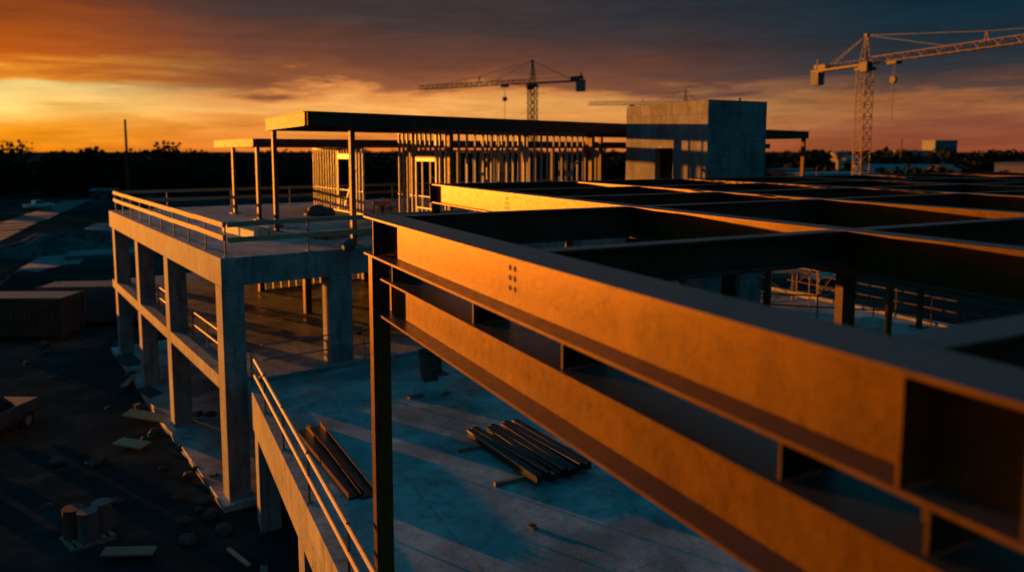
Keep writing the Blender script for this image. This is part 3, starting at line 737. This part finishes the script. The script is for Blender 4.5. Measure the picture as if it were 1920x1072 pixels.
def tree(label, p, h, w):
    t = thing('broadleaf_tree', label, 'tree', (p.x, p.y, 0), 0, 'taller trees standing out of the left woodland'); cr, tr = MB(), MB()
    tree_meshes(cr, tr, 0, 0, h, w, .5, 44, 24, .2); cr.build('crown', 'leaves', t); tr.build('trunk', 'bark', t)
tree('broad round tree at the far left edge of the horizon', B(20, 190), 14.6, 15)
tree('small round treetop a third of the way to the terrace corner', B(112, 192), 13.0, 9)
tree('narrow treetop just left of the tall pole', B(176, 192), 14.0, 8)
tree('large dark round treetop right of the tall pole', B(315, 192), 14.8, 14)
tree('low treetop between the tall pole and its larger neighbour', B(205, 194), 11.9, 8)

# ------------------------------------------------------------------ poles, far buildings
def pole(label, p, h, r, arm=False, name='utility_pole', cat='pole'):
    t = thing(name, label, cat, (p.x, p.y, 0)); MB().tube((0, 0, -.2), (0, 0, h), r, 10, r*.6).build('shaft', 'darksteel', t)
    if arm: MB().box((0, 0, h-.6), (1.6, .12, .12), -FWD).build('cross_arm', 'darksteel', t)
    return t
pole('tall thin pole rising above the left woodland', B(241, 150), 17.9, .35)
pole('slim mast on the right horizon beside the far block', B(1686, 400), 19, .4)
pole('short lamp pole in the yard right of the canopy post', B(1530, 130), 9, .14, True, 'lamp_pole')
def house(label, p, rz, l, w, h, m='facade', roof='flat', name='far_building', nwin=4, rm='roofing'):
    t = thing(name, label, 'building', (p.x, p.y, 0), -FWD + rz)
    MB().span(-l/2, l/2, -w/2, w/2, -.2, h).build('wall', m, t)
    if roof == 'flat': MB().span(-l/2-.3, l/2+.3, -w/2-.3, w/2+.3, h+.002, h+.5).build('roof', rm, t)
    else:
        mb = MB(); e = .5; mb.v = [(-l/2-e, -w/2-e, h), (l/2+e, -w/2-e, h), (l/2+e, w/2+e, h), (-l/2-e, w/2+e, h), (-l/2-e, 0, h+w*.22), (l/2+e, 0, h+w*.22)]
        mb.f = [(0, 1, 5, 4), (2, 3, 4, 5), (0, 4, 3), (1, 2, 5), (0, 3, 2, 1)]; mb.build('roof', rm, t)
    for i in range(nwin):
        x = -l/2 + l*(i+.5)/nwin; MB().box((x, -w/2-.03, h*.55), (l/nwin*.45, .06, h*.35)).build('window', 'glass', t)
    return t
house('dark multi-storey block standing above the right horizon', B(1757, 560), R(8), 18, 14, 19, 'roofing', nwin=5)
house('low wide building left of the horizon block', B(1700, 520), R(20), 26, 12, 11.5, 'facade', nwin=6)
house('pale low house beside the far scrub', B(1585, 420), R(30), 14, 10, 7, 'facade', 'gable')
house('long blue-grey shed beyond the big crane', B(1690, 290), R(-12), 34, 12, 4, 'blue', 'gable', nwin=6, rm='roofing')
house('sunlit orange depot at the right edge of the picture', B(1905, 260), R(48), 22, 10, 7.2, 'facade', nwin=5)
house('teal shed right behind the canopy end post', B(1560, 210), R(10), 22, 10, 5.2, 'blue', nwin=4, rm='blue')
house('brick-red low store between the core and the canopy end post', B(1480, 240), R(50), 14, 9, 5.5, 'red', nwin=3)
house('yellowish site cabin at the foot of the big crane', B(1645, 150), R(45), 9, 3, 3.0, 'orange', nwin=3, name='site_cabin')
house('low red-roofed house right of the blue-grey shed', B(1765, 280), R(45), 14, 9, 4.5, 'facade', 'gable', rm='red')
house('small pale hut on the site edge far left', B(195, 170), R(20), 5, 3, 2.6, 'greybox', name='site_cabin', nwin=2)
def water_tower(p):
    t = thing('water_tower', 'flared pale water tower between canopy end and big crane', 'water tower', (p.x, p.y, 0))
    MB().tube((0, 0, 0), (0, 0, 8), .9, 12, .8).build('stem', 'facade', t); MB().tube((0, 0, 8.0), (0, 0, 11), .9, 16, 3.4).build('tank', 'facade', t); MB().tube((0, 0, 11.0), (0, 0, 11.6), 3.4, 16, 2.2).build('roof', 'roofing', t)
water_tower(B(1570, 300))

# ------------------------------------------------------------------ vehicles and site things on the ground
def pickup(label, p, rz, paint='white', z=0.0):
    t = thing('pickup_truck', label, 'truck', (p.x, p.y, z), rz, 'vehicles parked on the site')
    b = MB(); pr = [(-2.6, .55), (2.6, .5), (2.65, .95), (2.45, 1.12), (1.15, 1.18), (-2.6, 1.15)]
    def side(mb, prof, y0, y1):
        n = len(prof); i = len(mb.v); mb.v += [(x, y0, z_) for x, z_ in prof] + [(x, y1, z_) for x, z_ in prof]
        mb.f.append(tuple(range(i, i+n))); mb.f.append(tuple(range(i+2*n-1, i+n-1, -1)))
        for k in range(n): mb.f.append((i+k, i+n+k, i+n+(k+1) % n, i+(k+1) % n))
        return mb
    side(b, pr, -.95, .95).build('body', paint, t, .05)
    c = side(MB(), [(1.2, 1.17), (.45, 1.82), (-.85, 1.85), (-1.05, 1.14)], -.82, .82).build('cab', paint, t, .04)
    side(MB(), [(1.02, 1.22), (.42, 1.74), (-.75, 1.76), (-.88, 1.22)], -.835, .835).build('side_window', 'glass', c)
    MB().bar((1.16, 0, 1.24), (.56, 0, 1.76), 1.5, .03, (1, 0, 1)).build('windscreen', 'glass', c)
    MB().span(-2.5, -1.15, -.8, .8, 1.152, 1.17).build('bed', 'black', t)
    for x in (-1.65, 1.65):
        for y in (-.88, .88):
            w = MB().tube((x, y-.12, .38), (x, y+.12, .38), .38, 18).build('wheel', 'black', t); MB().tube((x, y-.13, .38), (x, y+.13, .38), .2, 12).build('rim', 'grey', w)
    for y in (-.7, .7): MB().box((2.63, y, .82), (.06, .35, .18)).build('headlight', 'grey', t); MB().box((-2.61, y*1.15, .95), (.05, .16, .3)).build('tail_light', 'red', t)
    return t
pickup('pickup truck cut off by the left edge of the picture', B(-78, 29), R(62), 'greybox')
pickup('white pickup truck parked beyond the deck behind the middle columns', B(1555, 66), R(10))
pickup('white pickup truck parked farther right beyond the deck', B(1778, 66), R(-14))
pickup('small white pickup truck near the left site road', B(70, 150), R(30), 'white')
def container(label, p, rz, m, l=6.0, group='site containers and cabins'):
    t = thing('shipping_container', label, 'container', (p.x, p.y, 0), rz, group)
    MB().span(-l/2+.06, l/2-.06, -1.16, 1.16, .14, 2.5).build('shell', m, t)
    mb = MB()
    for x in (-l/2+.06, l/2-.06):
        for y in (-1.16, 1.16): mb.box((x, y, 1.3), (.16, .16, 2.6))
    mb.build('corner_post', m, t)
    for y in (-1.185, 1.185):
        r = MB().box((0, y, .2), (l-.5, .05, .1)); k = -l/2+.3
        while k < l/2-.2: r.box((k, y, 1.3), (.12, .05, 2.3)); k += .28
        r.build('corrugation', m, t)
    MB().span(-l/2+.1, l/2-.1, -1.15, 1.15, 2.501, 2.58).build('roof', 'cream', t)
    for y in (-.55, .55): MB().box((l/2-.03, y, 1.3), (.05, 1.0, 2.2)).build('door', m, t)
container('long pale-roofed site container beside the far end of the building', B(176, 51), R(-22), 'greybox', 7)
container('rust-red container further left of the pale-roofed one', B(35, 47), R(-26), 'rust', 6)
def drums(p):
    t = thing('pallet', 'timber pallet under the three drums near the bottom left corner', 'pallet', (p.x, p.y, 0), R(20))
    for i in range(6): MB().box((-.55+.22*i, 0, .13), (.14, 1.1, .025)).build('board', 'oldwood', t)
    for y in (-.5, 0, .5): MB().box((0, y, .06), (1.25, .09, .11)).build('runner', 'oldwood', t)
    for (dx, dy, m, lab) in ((-.36, .2, 'rust', 'faded red steel drum standing on the pallet'), (.05, -.22, 'greybox', 'dull grey steel drum standing on the pallet'), (.4, .25, 'cream', 'dusty pale steel drum standing on the pallet')):
        d = thing('steel_drum', lab, 'drum', (p.x+dx, p.y+dy, .145), 0, 'drums on the pallet')
        MB().tube((0, 0, 0), (0, 0, .86), .28, 22).build('barrel', m, d); MB().tube((0, 0, .861), (0, 0, .88), .29, 22).build('lid', m, d)
        for z in (.28, .58): MB().tube((0, 0, z), (0, 0, z+.03), .292, 22).build('rib', m, d)
drums(B(125, 21.5))
for k, (px, dep, l, w, a, m, lab) in enumerate((
    (262, 31.5, 2.2, .75, 60, 'wood', 'sunlit sheet of board leaning on rubble beside the building'),
    (222, 28.5, 1.3, .6, 50, 'wood', 'small orange-lit board lying out in the dirt'),
    (222, 36.5, 2.6, .3, -10, 'wood', 'narrow pale plank lying by the second column'),
    (228, 40, 2.4, .9, 20, 'pad', 'grey concrete panel lying by the far column'),
    (262, 34.8, 1.2, .8, 35, 'pad', 'squarish grey slab offcut by the building foot'),
    (420, 20.2, 1.6, .12, 15, 'pipe', 'thin pipe in the dirt in front of the corner column'),
    (205, 20.5, 1.4, .5, 75, 'oldwood', 'dull board near the bottom edge right of the drums'),
    (468, 18.5, 2.4, .2, -8, 'wood', 'plank standing near the deck wall at the bottom edge'))):
    p = B(px, dep); o = MB().box((0, 0, 0), (w, l, .06)).build('board', {'wood': 'oldwood', 'pad': 'rubble'}.get(m, m) if k > 1 else m, None, .004); o.location = (p.x, p.y, .22); o.rotation_euler = (R(random.uniform(-9, 9)), R(random.uniform(-6, 6)), R(a)); tag(o, lab, 'board')
def rock(p, s, label, m='rubble'):
    bm = bmesh.new(); bmesh.ops.create_icosphere(bm, subdivisions=2, radius=s)
    for v in bm.verts: v.co *= 1 + .5*noise.noise(v.co/s*1.3 + Vector((p.x, p.y, 0))); v.co.z *= .6
    me = bpy.data.meshes.new('rubble_chunk'); bm.to_mesh(me); bm.free(); me.materials.append(M[m]); o = bpy.data.objects.new('rubble_chunk', me); C.objects.link(o); o.location = (p.x, p.y, s*.35); tag(o, label, 'rubble', 'broken concrete chunks in the dirt')
spots = [(281, 26.6), (330, 25.9), (345, 26.5), (316, 28.5), (240, 33), (300, 24.2), (362, 24), (372, 23), (395, 22), (268, 30), (345, 23.4), (225, 38), (180, 33), (150, 27), (320, 22.6), (205, 44)]
for k in range(30):
    px, dep = spots[k] if k < len(spots) else (random.uniform(20, 400), random.uniform(20, 60)); rock(B(px, dep), random.uniform(.12, .34), 'rough broken concrete chunk lying in the dark dirt left of the building')
def heap(p, s, label, m='ground'):
    bm = bmesh.new(); bmesh.ops.create_grid(bm, x_segments=28, y_segments=28, size=1)
    for v in bm.verts:
        r = v.co.length; v.co.z = s[2]*max(0, math.exp(-r*r*2.6)-.08)*(1+.5*noise.noise(v.co*3+Vector((p.x, 0, 0)))) - .1; v.co.x *= s[0]; v.co.y *= s[1]
    me = bpy.data.meshes.new('dirt_mound'); bm.to_mesh(me); bm.free(); me.materials.append(M[m]); o = bpy.data.objects.new('dirt_mound', me); C.objects.link(o); o.location = (p.x, p.y, 0); tag(o, label, 'dirt mound')
    for f in me.polygons: f.use_smooth = True
heap(B(95, 88), (9, 6, 2.4), 'pale gravel mound in the middle distance at left', 'gravel')
heap(B(165, 96), (11, 4, 1.6), 'low pale gravel mound behind the terrace corner', 'gravel')
heap(B(60, 60), (6, 5, 2.2), 'dark soil mound before the gravel at left')
heap(B(150, 68), (8, 5, 1.6), 'grassy soil mound behind the containers')
for k, (px, dep, s) in enumerate(((205, 84, 5), (130, 60, 4), (190, 62, 3.6))):
    p = B(px, dep); o = MB().box((0, 0, .2), (s*1.8, s, .4), R(15*k)).build('foundation_pad', 'pad', None, .02); o.location = (p.x, p.y, 0)
    tag(o, ('large pale foundation pad far left of the terrace', 'pale foundation pad in front of the soil mound', 'small pale foundation pad behind the containers')[k], 'foundation pad')

for k, (px, dep, sx, lab) in enumerate(((775, 22.6, .5, 'dark rag lying near the far end of the lower deck'), (832, 22.9, .35, 'small dark scrap beside the rag on the lower deck'), (705, 20.5, .3, 'dark scrap behind the corner column on the lower deck'), (1000, 14.5, .22, 'scrap of board in front of the steel pile'))):
    p = B(px, dep); o = MB().box((0, 0, .018), (sx, sx*.5, .03), R(33*k)).box((sx*.2, sx*.1, .045), (sx*.5, sx*.3, .02), R(33*k+40)).build('scrap', 'tarp'); o.location = (p.x, p.y, DK+.001); tag(o, lab, 'scrap')
